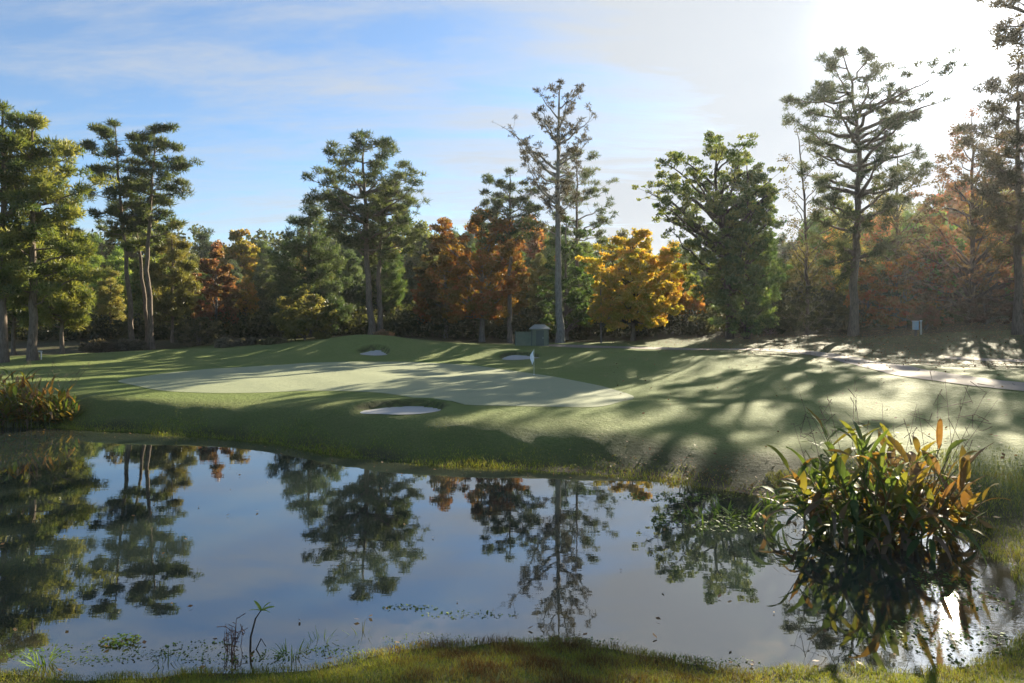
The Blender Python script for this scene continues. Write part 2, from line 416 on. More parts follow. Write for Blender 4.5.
def grow(seed, H, prof, trunk=((0, 0, 0), (1, 0, 0)), r0=.28, hb=None, n_limb=30, style='pine', pad_r=(.5, .85), pads=6, leaves=60,
         size=(.40, .085), flat=.62, depth=.9, up=.35, twig=1.0, mat=None, limb_r=1.0, detail=1, asc=(.15, .6)):
    """trunk, limbs and crown meshes; prof = [(height, reach to -x, reach to +x)] of the crown, trunk = [(fraction, dx, dy)]"""
    rng = np.random.default_rng(seed)
    prof = np.array(sorted(prof), float); tr = np.array(trunk, float)
    def tp(h):
        f = h/H
        return np.array([np.interp(f, tr[:,0], tr[:,1]), np.interp(f, tr[:,0], tr[:,2]), h])
    hlo, hhi = prof[0,0], prof[-1,0]
    hb = hlo-.5 if hb is None else hb
    hs = np.linspace(0, 1, 18)
    TP = np.array([tp(f*H) for f in hs])
    TP[1:-1,:2] += rng.normal(size=(16, 2))*.008*H*.35
    TP[0,2] = -.3
    rad = r0*(1-hs)**.75*.92+.03; rad[0] *= 1.45; rad[1] *= 1.06
    tt = Tubes(); tt.add(TP, rad, 10 if detail else 6)
    lt = Tubes(); C, Rd = [], []
    w = np.interp(np.linspace(hlo, hhi, 200), prof[:,0], prof[:,1]+prof[:,2])+.4
    cdf = np.cumsum(w); cdf /= cdf[-1]
    az0 = rng.uniform(0, 6.28)
    for i in range(n_limb):
        ht = np.interp((i+rng.uniform(.1, .9))/n_limb, cdf, np.linspace(hlo, hhi, 200))
        a = az0+i*2.39996+rng.uniform(-.35, .35); ca, sa = math.cos(a), math.sin(a)
        rl, rr = np.interp(ht, prof[:,0], prof[:,1]), np.interp(ht, prof[:,0], prof[:,2])
        Lx = (rr if ca > 0 else rl)*abs(ca); Ly = depth*.5*(rl+rr)*abs(sa)
        k = rng.uniform(.72, 1.04)
        out = np.array([math.copysign(Lx, ca), math.copysign(Ly, sa), 0])*k
        L = np.linalg.norm(out)
        if style == 'pine': h0 = ht-L*rng.uniform(*asc)-.1
        else: h0 = ht-L*rng.uniform(.5, 1.15)-.3
        h0 = min(max(h0, hb), H*.965)
        p0 = TP[0]*0+np.array([np.interp(h0, TP[:,2], TP[:,0]), np.interp(h0, TP[:,2], TP[:,1]), h0])
        tip = tp(min(ht, H))*np.array([1, 1, 0])+out+np.array([0, 0, ht])
        ctl = p0+(tip-p0)*np.array([.55, .55, .28 if style == 'pine' else .62])+rng.normal(size=3)*L*.07
        t = np.linspace(0, 1, 8)[:,None]
        Pl = (1-t)**2*p0+2*t*(1-t)*ctl+t*t*tip
        Pl[1:-1] += rng.normal(size=(6, 3))*L*.022
        tr_here = r0*(1-h0/H)**.75
        rb = limb_r*min(.62*tr_here+.01, .022+.021*L)
        lt.add(Pl, rb*(1-np.linspace(0, 1, 8)*.86), 6 if detail else 4)
        C.append(tip); Rd.append(rng.uniform(*pad_r))
        n_side = max(2, int(round(pads*(.5+.5*L/max(.1, w.max()*.5)))))
        for j in range(n_side):
            tt_ = rng.uniform(.32, 1.0)
            f = tt_*7; q = int(min(f, 6)); b = Pl[q]+(Pl[q+1]-Pl[q])*(f-q)
            tan = unit(Pl[q+1]-Pl[q])
            dr = unit(tan*.6+unit(rng.normal(size=3)*np.array([1, 1, .55]))*.95+np.array([0, 0, .3]))
            e = b+dr*twig*(L*rng.uniform(.12, .40)+.3)
            mid = (b+e)/2+rng.normal(size=3)*.06
            lt.add([b, mid, e], [max(.020, rb*.32*(1.2-tt_)), max(.015, rb*.2*(1.2-tt_)), .009], 4 if detail else 3)
            C.append(e); Rd.append(rng.uniform(*pad_r))
    top = tp(H*.985)
    for j in range(4):
        C.append(top+rng.normal(size=3)*np.array([.35, .35, .3])*pad_r[1]); Rd.append(rng.uniform(*pad_r))
    C = np.array(C); Rd = np.array(Rd)
    cm = foliage('crown', C, Rd, leaves, 'needle' if style == 'pine' else 'leaf', size, flat, rng, mat or (M_NEEDLE if style == 'pine' else M_LEAF), up)
    return tt.build('trunk', M_BARK), lt.build('limbs', M_BARK), cm

PINE_BARK = (.16, .125, .10); GREY_BARK = (.15, .14, .13)
def tree_obj(name, meshes, loc, label, cat, group, leaf_col, bark=PINE_BARK, rz=0, s=1.0):
    o = empty(name, loc, rz); o.scale = (s, s, s)
    tag(o, label, cat, group)
    obj('trunk', meshes[0], o, color=bark); obj('limbs', meshes[1], o, color=bark); obj('crown', meshes[2], o, color=leaf_col)
    return o

def hero(name, px, py_top, D, pprof, label, leaf_col, cat='pine tree', group=None, trunk_px=None, seed=1, bark=PINE_BARK, **kw):
    """a tree measured in the photograph: its outline in pixels becomes metres at its distance D"""
    x = (px-512)/FOC*D; zb = hz(x, D)-.05
    toh = lambda py: EYE-(py-HOR)/FOC*D-zb
    H = toh(py_top); m = D/FOC
    tk = [(0, 0, 0)]
    if trunk_px: tk += [(toh(py)/H, (q-px)*m, 0) for py, q in sorted(trunk_px, reverse=True)]
    else: tk += [(1, 0, 0)]
    tka = np.array(tk)
    prof = []
    for py, xl, xr in pprof:
        h = toh(py); tx = np.interp(h/H, tka[:,0], tka[:,1])/m+px
        prof.append((h, max(.15, (tx-xl)*m), max(.15, (xr-tx)*m)))
    if cat not in ('shrub', 'bush'):                       # finer sprays for the trees seen best
        r_ = kw.get('pad_r', (.5, .85)); kw['pad_r'] = (r_[0]*.5, r_[1]*.86)
        kw['pads'] = int(kw.get('pads', 6)*1.7); kw['leaves'] = int(kw.get('leaves', 60)*.66)
        kw['twig'] = kw.get('twig', 1.0)*.72
        if kw.get('style') == 'oak': q_ = kw.get('size', (.34, .24)); kw['size'] = (q_[0]*.8, q_[1]*.8); kw['leaves'] = int(kw['leaves']*1.25)
    me = grow(seed, H, prof, tk, **kw)
    return tree_obj(name, me, (x, D, zb), label, cat, group, leaf_col, bark)

G_DARK = (.07, .095, .04); G_MID = (.095, .13, .045); G_LIT = (.16, .185, .05); G_OLIVE = (.15, .15, .05); G_BLUE = (.065, .098, .052)
RUST = (.22, .115, .03); GOLD = (.43, .32, .055); RED = (.20, .11, .06); MAUVE = (.16, .095, .065); BROWN = (.13, .095, .04)

# ---- trees at the left edge
hero('pine_tree', 3, 106, 52, [(290,-25,30),(240,-40,38),(190,-45,44),(150,-40,42),(120,-18,28),(108,-3,12)], 'tall pine cut by the left picture edge, straight dark trunk', G_MID, seed=3, r0=.34, n_limb=30, pads=5, leaves=75, pad_r=(.5, .8))
hero('pine_tree', 33, 117, 53, [(300,10,80),(265,-5,88),(230,0,84),(185,0,92),(150,5,88),(130,18,66),(118,28,48)], 'wide crowned pine with yellow green foliage, second trunk from the left edge', G_LIT, seed=5, r0=.34, n_limb=36, pads=6, leaves=80, pad_r=(.5, .85))
hero('young_pine', 62, 222, 59, [(322,30,84),(295,32,88),(262,36,86),(240,46,78),(224,57,68)], 'bushy yellow green young pine, foliage almost to the ground, right of wide crowned pine', G_LIT, seed=7, r0=.16, n_limb=36, pads=6, leaves=80, pad_r=(.45, .75))
hero('young_pine', 14, 226, 60, [(320,-10,44),(290,-14,46),(258,-6,40),(236,4,26)], 'bushy young pine filling the gap between the two left edge trunks', G_MID, seed=8, r0=.15, n_limb=30, pads=6, leaves=75, pad_r=(.45, .75))
# ---- leaning trio
hero('pine_tree', 133, 121, 66, [(232,84,128),(205,88,150),(180,90,146),(155,85,146),(135,86,140),(124,104,130)], 'slim bare trunk pine leaning left, left one of the leaning trio', G_DARK, trunk_px=[(290,129),(220,122),(160,117),(121,115)], seed=9, r0=.24, n_limb=22, pads=5, leaves=66, pad_r=(.45, .8), flat=.5)
hero('pine_tree', 152, 125, 66, [(238,136,180),(205,140,186),(180,136,192),(155,138,198),(138,138,180),(126,145,168)], 'slim pine with slightly bent pale trunk, tallest at right of the leaning trio', G_DARK, trunk_px=[(320,151),(270,147),(210,151),(150,154),(125,155)], seed=10, r0=.25, n_limb=24, pads=5, leaves=66, pad_r=(.45, .8), flat=.5)
hero('pine_tree', 148, 178, 67, [(250,118,150),(222,112,152),(200,114,146),(182,122,138)], 'shorter pine leaning left between the two taller leaning pines', G_MID, trunk_px=[(300,145),(250,139),(200,131),(178,128)], seed=12, r0=.2, n_limb=10, pads=5, leaves=58, pad_r=(.45, .7))
hero('young_pine', 172, 222, 73, [(318,150,188),(290,146,194),(262,152,190),(238,160,184),(224,168,178)], 'yellow green young pine just right of the leaning trio', G_OLIVE, seed=13, r0=.15, n_limb=26, pads=6, leaves=70, pad_r=(.5, .8))
hero('maple_tree', 216, 244, 80, [(322,190,236),(300,192,238),(275,194,236),(255,204,230),(246,212,222)], 'small red maple standing out in the dark green forest at left', RED, cat='maple tree', seed=14, r0=.16, style='oak', n_limb=20, pads=9, leaves=55, size=(.34, .26), pad_r=(.5, .8), bark=GREY_BARK)
# ---- centre left
hero('pine_tree', 309, 206, 75, [(325,270,345),(290,274,346),(255,276,340),(230,282,336),(212,296,322)], 'dense dark pine with flat layered top left of the tall pine pair', G_BLUE, seed=15, r0=.25, n_limb=42, pads=6, leaves=70, pad_r=(.55, .95))
hero('olive_shrub', 305, 289, 67, [(338,282,328),(325,276,333),(308,280,330),(294,292,318)], 'rounded olive green bush in front of the dark layered pine', G_OLIVE, cat='bush', seed=16, r0=.08, style='oak', hb=.3, n_limb=26, pads=8, leaves=60, size=(.24, .16), pad_r=(.35, .55), bark=GREY_BARK)
hero('pine_tree', 372, 133, 71, [(250,345,412),(228,325,420),(212,306,424),(195,302,428),(180,305,420),(160,326,404),(145,342,388),(135,356,378)], 'tall spreading pine with broad flat crown, main trunk of the pine pair', G_DARK, trunk_px=[(300,370),(230,366),(170,364),(133,365)], seed=17, r0=.36, n_limb=40, pads=6, leaves=70, pad_r=(.5, .85), flat=.5, limb_r=1.25)
hero('pine_tree', 381, 182, 72, [(262,364,414),(235,360,420),(212,362,412),(190,372,402)], 'second trunk of the pine pair, shorter and right of the tall spreading pine', G_DARK, trunk_px=[(280,378),(220,382),(182,388)], seed=18, r0=.3, n_limb=18, pads=5, leaves=58, pad_r=(.45, .75))
hero('oak_tree', 482, 210, 74, [(318,448,520),(290,434,526),(262,428,526),(238,432,522),(222,446,505),(212,470,494)], 'rust orange oak with wide leafy crown left of the shed', RUST, cat='oak tree', seed=19, r0=.3, hb=2.5, style='oak', n_limb=40, pads=11, leaves=55, size=(.34, .24), pad_r=(.5, .85), bark=GREY_BARK)
hero('oak_tree', 446, 222, 79, [(315,424,470),(285,420,474),(255,424,470),(232,434,460)], 'darker brown oak half hidden behind the left side of the rust oak', BROWN, cat='oak tree', seed=20, r0=.24, style='oak', n_limb=26, pads=9, leaves=55, size=(.34, .24), pad_r=(.5, .8), bark=GREY_BARK)
hero('pine_tree', 510, 171, 72.5, [(240,480,536),(222,474,542),(205,474,542),(190,478,536),(178,490,524)], 'round topped pine rising above the rust oak', G_DARK, seed=21, r0=.28, n_limb=24, pads=4, leaves=58, pad_r=(.42, .7), flat=.5, limb_r=1.2)
# ---- the tall sparse pine
hero('sparse_pine', 560, 79, 71, [(225,536,568),(205,526,574),(188,520,585),(150,504,588),(135,498,590),(118,505,592),(105,520,594),(92,530,588),(80,550,574)], 'tallest nearly bare pine with pale trunk beside the shed', (.05, .046, .034), trunk_px=[(200,557),(79,560)], seed=30, r0=.42, hb=9, asc=(.55, .95), n_limb=32, pads=9, leaves=22, size=(.3, .08), pad_r=(.22, .40), bark=(.19, .18, .165), limb_r=1.3, twig=.9)
hero('pine_tree', 577, 152, 86, [(252,546,606),(228,548,612),(205,552,620),(188,545,616),(170,550,604),(156,562,592)], 'dark pine directly behind the tall nearly bare pine', G_DARK, seed=23, r0=.28, n_limb=24, pads=4, leaves=58, pad_r=(.5, .8), flat=.5)
hero('evergreen_tree', 566, 218, 77, [(328,536,600),(300,536,602),(270,542,596),(245,548,590),(228,556,580)], 'leafy bright green tree behind the shed roof', (.07, .12, .04), cat='evergreen tree', seed=24, r0=.22, style='oak', n_limb=26, pads=8, leaves=60, size=(.32, .22), pad_r=(.5, .8), bark=GREY_BARK)
hero('maple_tree', 633, 231, 73, [(326,598,664),(308,590,678),(285,586,684),(262,592,680),(246,604,664),(234,620,648)], 'golden yellow maple with a broad round crown right of the shed', GOLD, cat='maple tree', seed=25, r0=.24, hb=2.0, style='oak', n_limb=46, pads=11, leaves=60, size=(.34, .25), pad_r=(.5, .8), bark=(.1, .085, .07))
hero('maple_tree', 672, 250, 82, [(318,658,684),(290,656,690),(268,660,688),(255,666,680)], 'small ochre maple peeking out behind the golden maple', (.34, .17, .03), cat='maple tree', seed=26, r0=.14, style='oak', n_limb=16, pads=8, leaves=50, size=(.32, .24), pad_r=(.45, .7), bark=GREY_BARK)
hero('young_maple', 601, 285, 70, [(322,588,614),(308,586,616),(294,592,610)], 'little yellow sapling in front of the golden maple', (.36, .25, .04), cat='sapling', seed=27, r0=.06, style='oak', n_limb=12, pads=6, leaves=40, size=(.22, .16), pad_r=(.3, .5), bark=GREY_BARK)
# ---- right of centre
hero('oak_tree', 730, 137, 71, [(300,700,765),(270,684,770),(245,676,772),(222,664,776),(205,640,772),(190,638,778),(172,650,775),(155,676,764),(142,700,745)], 'big spreading green oak whose long limb reaches left over open lawn', (.125, .165, .05), cat='oak tree', trunk_px=[(260,727),(200,716),(137,716)], seed=28, r0=.36, hb=5, style='oak', n_limb=60, pads=9, leaves=52, size=(.33, .22), pad_r=(.45, .8), bark=(.07, .06, .05), limb_r=1.6)
hero('evergreen_tree', 747, 158, 70, [(330,716,776),(300,712,780),(265,716,782),(230,722,780),(195,728,775),(168,740,762)], 'dense upright evergreen merged into right side of the spreading oak', (.095, .155, .055), cat='evergreen tree', seed=29, r0=.26, hb=1.2, style='oak', n_limb=52, pads=9, leaves=60, size=(.3, .2), pad_r=(.5, .85), bark=(.07, .06, .05))
hero('bare_tree', 808, 128, 78, [(290,792,826),(250,784,838),(215,782,842),(180,784,836),(150,780,826),(132,790,812)], 'thin nearly leafless tree left of the tall right hand pine', (.10, .09, .05), cat='bare tree', trunk_px=[(230,806),(170,802),(128,796)], seed=32, r0=.2, hb=5, style='oak', n_limb=30, pads=7, leaves=9, size=(.26, .18), pad_r=(.3, .6), bark=(.09, .08, .07), limb_r=.9)
hero('pine_tree', 853, 50, 70, [(290,832,874),(250,815,890),(210,808,908),(170,800,925),(135,802,905),(110,794,948),(85,796,948),(66,806,910),(54,826,868)], 'tallest pine of the right side, thick trunk, long limb reaching towards the sun', (.065, .085, .045), trunk_px=[(240,856),(150,860),(90,852),(50,842)], seed=33, r0=.45, hb=8, n_limb=54, pads=6, leaves=62, pad_r=(.42, .8), flat=.5, limb_r=1.75, bark=(.11, .09, .075))
hero('leafy_tree', 897, 150, 76, [(300,868,930),(260,862,936),(225,866,938),(190,872,936),(165,882,920)], 'thin airy green tree between the tallest right pine and the red tree', (.085, .085, .045), cat='leafy tree', seed=34, r0=.2, hb=3, style='oak', n_limb=36, pads=7, leaves=30, size=(.3, .2), pad_r=(.45, .8), bark=(.09, .075, .06))
hero('red_tree', 972, 112, 72, [(318,890,1040),(290,892,1056),(255,906,1060),(220,918,1060),(185,930,1056),(150,945,1040),(125,958,1005)], 'huge reddish brown leafy tree near the right edge', MAUVE, cat='red leafy tree', seed=35, r0=.3, hb=2.2, style='oak', n_limb=56, pads=9, leaves=36, size=(.3, .2), pad_r=(.5, .8), bark=(.10, .075, .065))
hero('pine_tree', 1018, 60, 57, [(250,985,1060),(200,978,1070),(160,968,1075),(125,966,1075),(95,978,1065),(68,1000,1040)], 'tall dark pine rising behind the red tree at the right edge', (.07, .065, .045), seed=36, r0=.36, n_limb=40, pads=6, leaves=52, pad_r=(.45, .75), bark=(.10, .08, .07), limb_r=1.2)
hero('pine_tree', 1092, -120, 46, [(110,1040,1140),(60,1015,1160),(25,984,1170),(0,984,1170),(-40,1000,1160),(-90,1050,1130)], 'pine outside the right edge, its branch tip hanging in the top corner', (.09, .075, .05), seed=37, r0=.42, n_limb=36, pads=7, leaves=50, pad_r=(.4, .65), limb_r=1.8)
hero('orange_shrub', 905, 250, 74, [(324,880,940),(300,872,944),(275,874,934),(256,890,920)], 'orange brown understorey tree left of the red tree', (.27, .12, .04), cat='small tree', seed=38, r0=.12, hb=1, style='oak', n_limb=26, pads=8, leaves=45, size=(.3, .2), pad_r=(.45, .75), bark=GREY_BARK)
hero('orange_shrub', 868, 258, 80, [(326,852,886),(300,848,890),(276,850,886),(262,860,876)], 'small orange tree directly behind the thick trunk of the tallest right pine', (.27, .135, .04), cat='small tree', seed=39, r0=.1, hb=1, style='oak', n_limb=18, pads=8, leaves=45, size=(.3, .2), pad_r=(.45, .75), bark=GREY_BARK)

# ---- shrubs along the forest edge
def shrub(px, py0, w, py1, D, label, col, seed, name='shrub', dens=50):
    hero(name, px, py1, D, [(py0-2, px-w*.42, px+w*.42), ((py0+py1)/2, px-w/2, px+w/2), (py1+2, px-w*.22, px+w*.22)], label, col, cat='shrub', group='shrubs along the forest edge',
         seed=seed, r0=.04, hb=.12, style='oak', n_limb=22, pads=6, leaves=dens, size=(.18, .1), pad_r=(.22, .4), bark=GREY_BARK)
shrub(200, 346, 42, 318, 68, 'grey green airy shrub between the leaning trio and the olive bush', (.10, .10, .06), 41)
shrub(128, 351, 26, 341, 64, 'low grey shrub at the foot of the leaning trio', (.13, .12, .10), 42)
shrub(100, 353, 26, 342, 63, 'low grey brown shrub left of the leaning trio', (.14, .12, .10), 43)
shrub(226, 348, 16, 340, 65, 'tiny pale grey shrub right of the airy grey green shrub', (.16, .15, .12), 44)
shrub(275, 349, 22, 341, 65, 'low olive shrub left of the rounded olive bush', (.14, .13, .07), 45)
shrub(250, 348, 20, 341, 66, 'small grey shrub midway between airy shrub and olive bush', (.13, .12, .09), 46)
shrub(383, 340, 14, 334, 66, 'small tan shrub at the foot of the pine pair', (.19, .13, .08), 47)
shrub(808, 333, 62, 286, 73, 'dark evergreen shrub mass left of the tallest right pine', (.035, .045, .025), 48, dens=80)
shrub(770, 336, 40, 300, 75, 'dark low shrub right of the spreading oak trunks', (.035, .048, .025), 49, dens=70)
shrub(925, 328, 26, 305, 68, 'russet low shrub beside the bluish box post', (.16, .08, .045), 50)
shrub(985, 322, 60, 298, 66, 'dark brownish thicket under the red tree', (.07, .045, .035), 51, dens=60)

# ---------------------------------------------------------------- forest behind
def proto(kind, seed):
    if kind == 'pine':
        return grow(seed, 14, [(1.5,2.0,2.0),(4,2.6,2.6),(7,2.6,2.4),(10,2.4,2.6),(12.3,1.6,1.5),(13.8,.6,.6)], r0=.2, n_limb=34, pads=5, leaves=60, size=(.46, .11), pad_r=(.55, .95), detail=0)
    if kind == 'tall_pine':
        return grow(seed, 18, [(5,1.6,1.8),(9,2.6,2.5),(11,2.8,2.6),(14,2.9,3.0),(16.5,2.0,2.0),(17.8,.8,.8)], r0=.25, n_limb=34, pads=5, leaves=60, size=(.46, .11), pad_r=(.6, 1.0), detail=0)
    if kind == 'broad':
        return grow(seed, 13, [(2.2,2.0,1.8),(5,3.0,2.8),(8,3.1,3.2),(11,2.2,2.0),(12.8,.8,.8)], r0=.2, style='oak', n_limb=32, pads=8, leaves=50, size=(.42, .3), pad_r=(.6, 1.0), detail=0)
    return grow(seed, 12, [(4,1.4,1.6),(7,2.2,2.4),(10,1.8,2.0),(11.8,.6,.6)], r0=.16, style='oak', n_limb=26, pads=7, leaves=18, size=(.34, .24), pad_r=(.5, .9), detail=0)
HP = {'pine': 14, 'tall_pine': 18, 'broad': 13, 'thin': 12}
PROTO = {k: [proto(k, 100+7*i+len(k)*31) for i in range(3)] for k in HP}
CANOPY = [(-80,215),(0,222),(90,228),(165,236),(240,240),(300,232),(345,226),(430,222),(500,235),(560,232),(600,246),(690,252),(760,245),(830,215),(900,200),(980,190),(1100,170)]
ZONES = [(-90,88,'behind the left edge pines'),(88,165,'behind the leaning trio'),(165,240,'around the red maple'),(240,345,'behind the layered dark pine'),(345,428,'behind the tall pine pair'),
         (428,530,'behind the rust oak'),(530,592,'behind the shed'),(592,690,'behind the golden maple'),(690,785,'behind the spreading oak'),(785,890,'behind the tallest right pine'),(890,1120,'behind the red tree')]
ORD = ['leftmost', 'second from left', 'third from left', 'fourth from left', 'fifth from left', 'sixth from left', 'seventh from left', 'eighth from left', 'ninth from left', 'tenth from left']
def zone(px): return next((z for z in ZONES if z[0] <= px < z[1]), ZONES[-1])[2]
prng = random.Random(5)
forest = []
for row, (D0, D1, step, dtop) in enumerate([(82, 92, 37, 26), (98, 112, 33, 8), (118, 140, 29, -6)]):
    px = -95+prng.uniform(0, 20)
    while px < 1120:
        D = prng.uniform(D0, D1); top = np.interp(px, *zip(*CANOPY))+dtop+prng.uniform(-9, 22)
        r = prng.random()
        if px < 200: kind, col = ('pine', G_LIT) if r < .45 else ('tall_pine', G_MID) if r < .75 else ('broad', G_OLIVE) if r < .9 else ('thin', BROWN)
        elif px < 428: kind, col = ('pine', G_BLUE) if r < .4 else ('tall_pine', G_DARK) if r < .65 else ('broad', G_MID) if r < .8 else ('broad', (.24, .15, .03)) if r < .92 else ('thin', (.25, .16, .04))
        elif px < 540: kind, col = ('broad', RUST) if r < .1 else ('pine', G_DARK) if r < .5 else ('tall_pine', G_MID) if r < .8 else ('thin', BROWN)
        elif px < 700: kind, col = ('pine', G_MID) if r < .4 else ('tall_pine', G_DARK) if r < .65 else ('broad', (.09, .115, .04)) if r < .85 else ('broad', (.28, .18, .035))
        elif px < 800: kind, col = ('pine', G_DARK) if r < .5 else ('tall_pine', G_DARK) if r < .75 else ('broad', G_MID)
        else: kind, col = ('thin', G_OLIVE) if r < .25 else ('broad', (.16, .09, .04)) if r < .36 else ('broad', G_MID) if r < .55 else ('tall_pine', G_MID) if r < .8 else ('thin', (.24, .13, .05))
        forest.append((px, D, top, kind, col, row)); px += step*prng.uniform(.75, 1.25)*(1.15 if px > 790 else 1)
KN = {'pine': ('pine_tree', 'pine tree'), 'tall_pine': ('pine_tree', 'pine tree'), 'broad': ('leafy_tree', 'leafy tree'), 'thin': ('thin_tree', 'thin tree')}
def colour_word(c):
    if c in (RUST, BROWN): return 'rusty brown' if c == RUST else 'brown'
    return {G_LIT: 'yellow green', G_MID: 'mid green', G_OLIVE: 'olive', G_BLUE: 'bluish green', G_DARK: 'dark green'}.get(c, 'yellowish' if c[0] > .2 and c[1] > .125 else 'russet' if c[0] > .15 else 'leaf green')
byz = {}
for k, t in enumerate(forest):
    z = zone(t[0]); w = colour_word(t[4])+' '+{'pine': 'bushy pine', 'tall_pine': 'long trunk pine', 'broad': 'leafy tree', 'thin': 'thin tree'}[t[3]]
    byz.setdefault((z, w, t[5]), []).append(k)
LAB = {}
for (z, w, row), ks in byz.items():
    ks.sort(key=lambda k: forest[k][0])
    for i, k in enumerate(ks):
        LAB[k] = w+' in '+['front', 'middle', 'rear'][row]+' row '+z+((', '+ORD[i]) if len(ks) > 1 else '')
for k, (px, D, top, kind, col, row) in enumerate(forest):
    x = (px-512)/FOC*D; zb = hz(x, D)-.1
    Ht = EYE-(top-HOR)/FOC*D-zb
    mset = PROTO[kind][prng.randrange(3)]
    c = tuple(v*prng.uniform(1.05, 1.5) for v in col)
    tree_obj(KN[kind][0], mset, (x, D, zb), LAB[k], KN[kind][1], 'trees of the forest behind the green', c, tuple(v*.8 for v in PINE_BARK), prng.uniform(0, 6.28), Ht/HP[kind])

# far wood and undergrowth: masses nobody could count
def mass(name, n, pick, leaves, size, rad, col, seed, label, flat=.8):
    rng = np.random.default_rng(seed); C = pick(rng, n); Rr = rng.uniform(*rad, n)
    o = obj(name, foliage(name, C, Rr, leaves, 'leaf', size, flat, rng, M_LEAF, .2), color=col)
    return tag(o, label, 'forest' if 'wood' in label else 'undergrowth', kind='stuff')
def far_pick(rng, n):
    px = rng.uniform(-160, 1190, n); D = rng.uniform(142, 175, n); x = (px-512)/FOC*D
    top = EYE-(np.interp(px, *zip(*CANOPY))+6+10*np.sin(px*.09)+6*np.sin(px*.31)-HOR)/FOC*D
    g = hgt(x, D); f = rng.random(n)**1.5
    return np.c_[x, D, g+1+(top-g-1)*f]
mass('far_forest', 6500, far_pick, 34, (.8, .55), (1.3, 2.4), (.06, .075, .035), 71, 'distant wood closing the view behind all the forest rows')
def und_pick(rng, n):
    px = rng.uniform(-150, 1180, n); D = 78+62*rng.random(n)**1.4; x = (px-512)/FOC*D
    hh = (.4+(2.6+.08*(D-78))*rng.random(n)**1.3)*(.65+.35*np.sin(px*.05)**2)
    return np.c_[x, D, hgt(x, D)+hh]
mass('undergrowth', 7500, und_pick, 34, (.38, .24), (.5, 1.1), (.06, .068, .03), 72, 'tangled dark undergrowth on the forest floor between the trunks')

# ---------------------------------------------------------------- grasses
def blades(name, P, L, w, lean, tint, mat, rng, label, cat='grass', curve=.5):
    n = len(P); a = rng.uniform(0, 6.283, n); d = np.c_[np.cos(a), np.sin(a)]
    b = rng.uniform(0, 6.283, n); q = np.c_[np.cos(b), np.sin(b), np.zeros(n)]*(w/2)[:,None]
    out = (lean*L)[:,None]
    m1 = P+np.c_[d*out*.35, L*.55]; tip = P+np.c_[d*out, L*(1-.25*lean)]
    V = np.stack([P-q, P+q, m1+q*.75, m1-q*.75, tip], 1).reshape(-1, 3)
    base = np.arange(n)[:,None]*5
    T = np.concatenate([base+np.array([[0, 1, 2]]), base+np.array([[0, 2, 3]]), base+np.array([[3, 2, 4]])])
    o = obj(name, mesh(name, V, T, mat, False, np.tile(tint, 3)))
    return o
M_GRASS = m_blades('grass_blades', [(0, (.05, .08, .016)), (.32, (.15, .20, .032)), (.55, (.28, .29, .052)), (.74, (.17, .12, .04)), (1, (.085, .05, .022))])
rng = np.random.default_rng(81)
def scatter(n, x0, x1, y0, y1, lo, hi, rng):
    x = rng.uniform(x0, x1, n); y = rng.uniform(y0, y1, n); s = sdist(x, y, POND)+.12*wob(x, y, 1.3)
    k = (s > lo) & (s < hi); x, y, s = x[k], y[k], s[k]
    return np.c_[x, y, hgt(x, y)-.005], s
P, s = scatter(150000, -10, 10.5, 6.6, 10.3, -.10, 4, rng)
patch = wob(P[:,0], P[:,1], 1.1)*.5+.5; patch2 = np.clip(wob(P[:,0]+9, P[:,1]-4, 4.1)*.5+.5, 0, 1)
brown = np.exp(-((P[:,0]-.2)/2.0)**2)
tn = np.clip(.22+.26*patch+(.75*brown+.12)*patch2**1.2+rng.normal(0, .14, len(P))+.25*(rng.random(len(P)) < .14), 0, 1)
L = (.03+.085*patch2+.02*brown)*rng.uniform(.6, 1.4, len(P))
tag(blades('bank_grass', P, L, np.full(len(P), .007), rng.uniform(.2, 1.1, len(P)), tn, M_GRASS, rng, ''), 'mixed green and brown grass on the near bank along the bottom', 'grass', kind='stuff')
P, s = scatter(70000, 7.2, 17, 9.6, 19.5, -.15, 6, rng)
patch = wob(P[:,0], P[:,1], .9)*.5+.5; keep = rng.random(len(P)) < (.25+.75*patch)*np.clip(1.2-s/6, 0, 1)
P, patch = P[keep], patch[keep]
L = (.06+.10*patch)*rng.uniform(.5, 1.4, len(P))
tag(blades('bank_grass', P, L, np.full(len(P), .011), rng.uniform(.2, 1.1, len(P)), np.clip(.2+.4*patch+rng.normal(0, .14, len(P)), 0, 1), M_GRASS, rng, ''), 'clumpy weedy grass on the right bank beside the big canna', 'grass', kind='stuff')
P, s = scatter(330000, -30, 9.5, 16.5, 33.5, -.25, 2.4, rng)
k = (P[:,1] > 14) & (np.hypot(P[:,0]-BUNK[0][0], P[:,1]-BUNK[0][1]) > 2.3); P, s = P[k], s[k]
patch = wob(P[:,0], P[:,1], .8)*.5+.5
keep = rng.random(len(P)) < np.clip(1.0-s/1.7, .06, 1)*(.3+.7*patch)*np.where(P[:,0] > 3, .55, 1)
P, s, patch = P[keep], s[keep], patch[keep]
L = (.07+.09*patch)*rng.uniform(.5, 1.4, len(P))*np.clip(1.1-s*.45, .3, 1)
tag(blades('shore_grass', P, L, np.full(len(P), .017), rng.uniform(.2, 1.0, len(P)), np.clip(.25+.3*patch+rng.normal(0, .13, len(P)), 0, 1), M_GRASS, rng, ''), 'fringe of longer grass along the far shore of the pond', 'grass', kind='stuff')

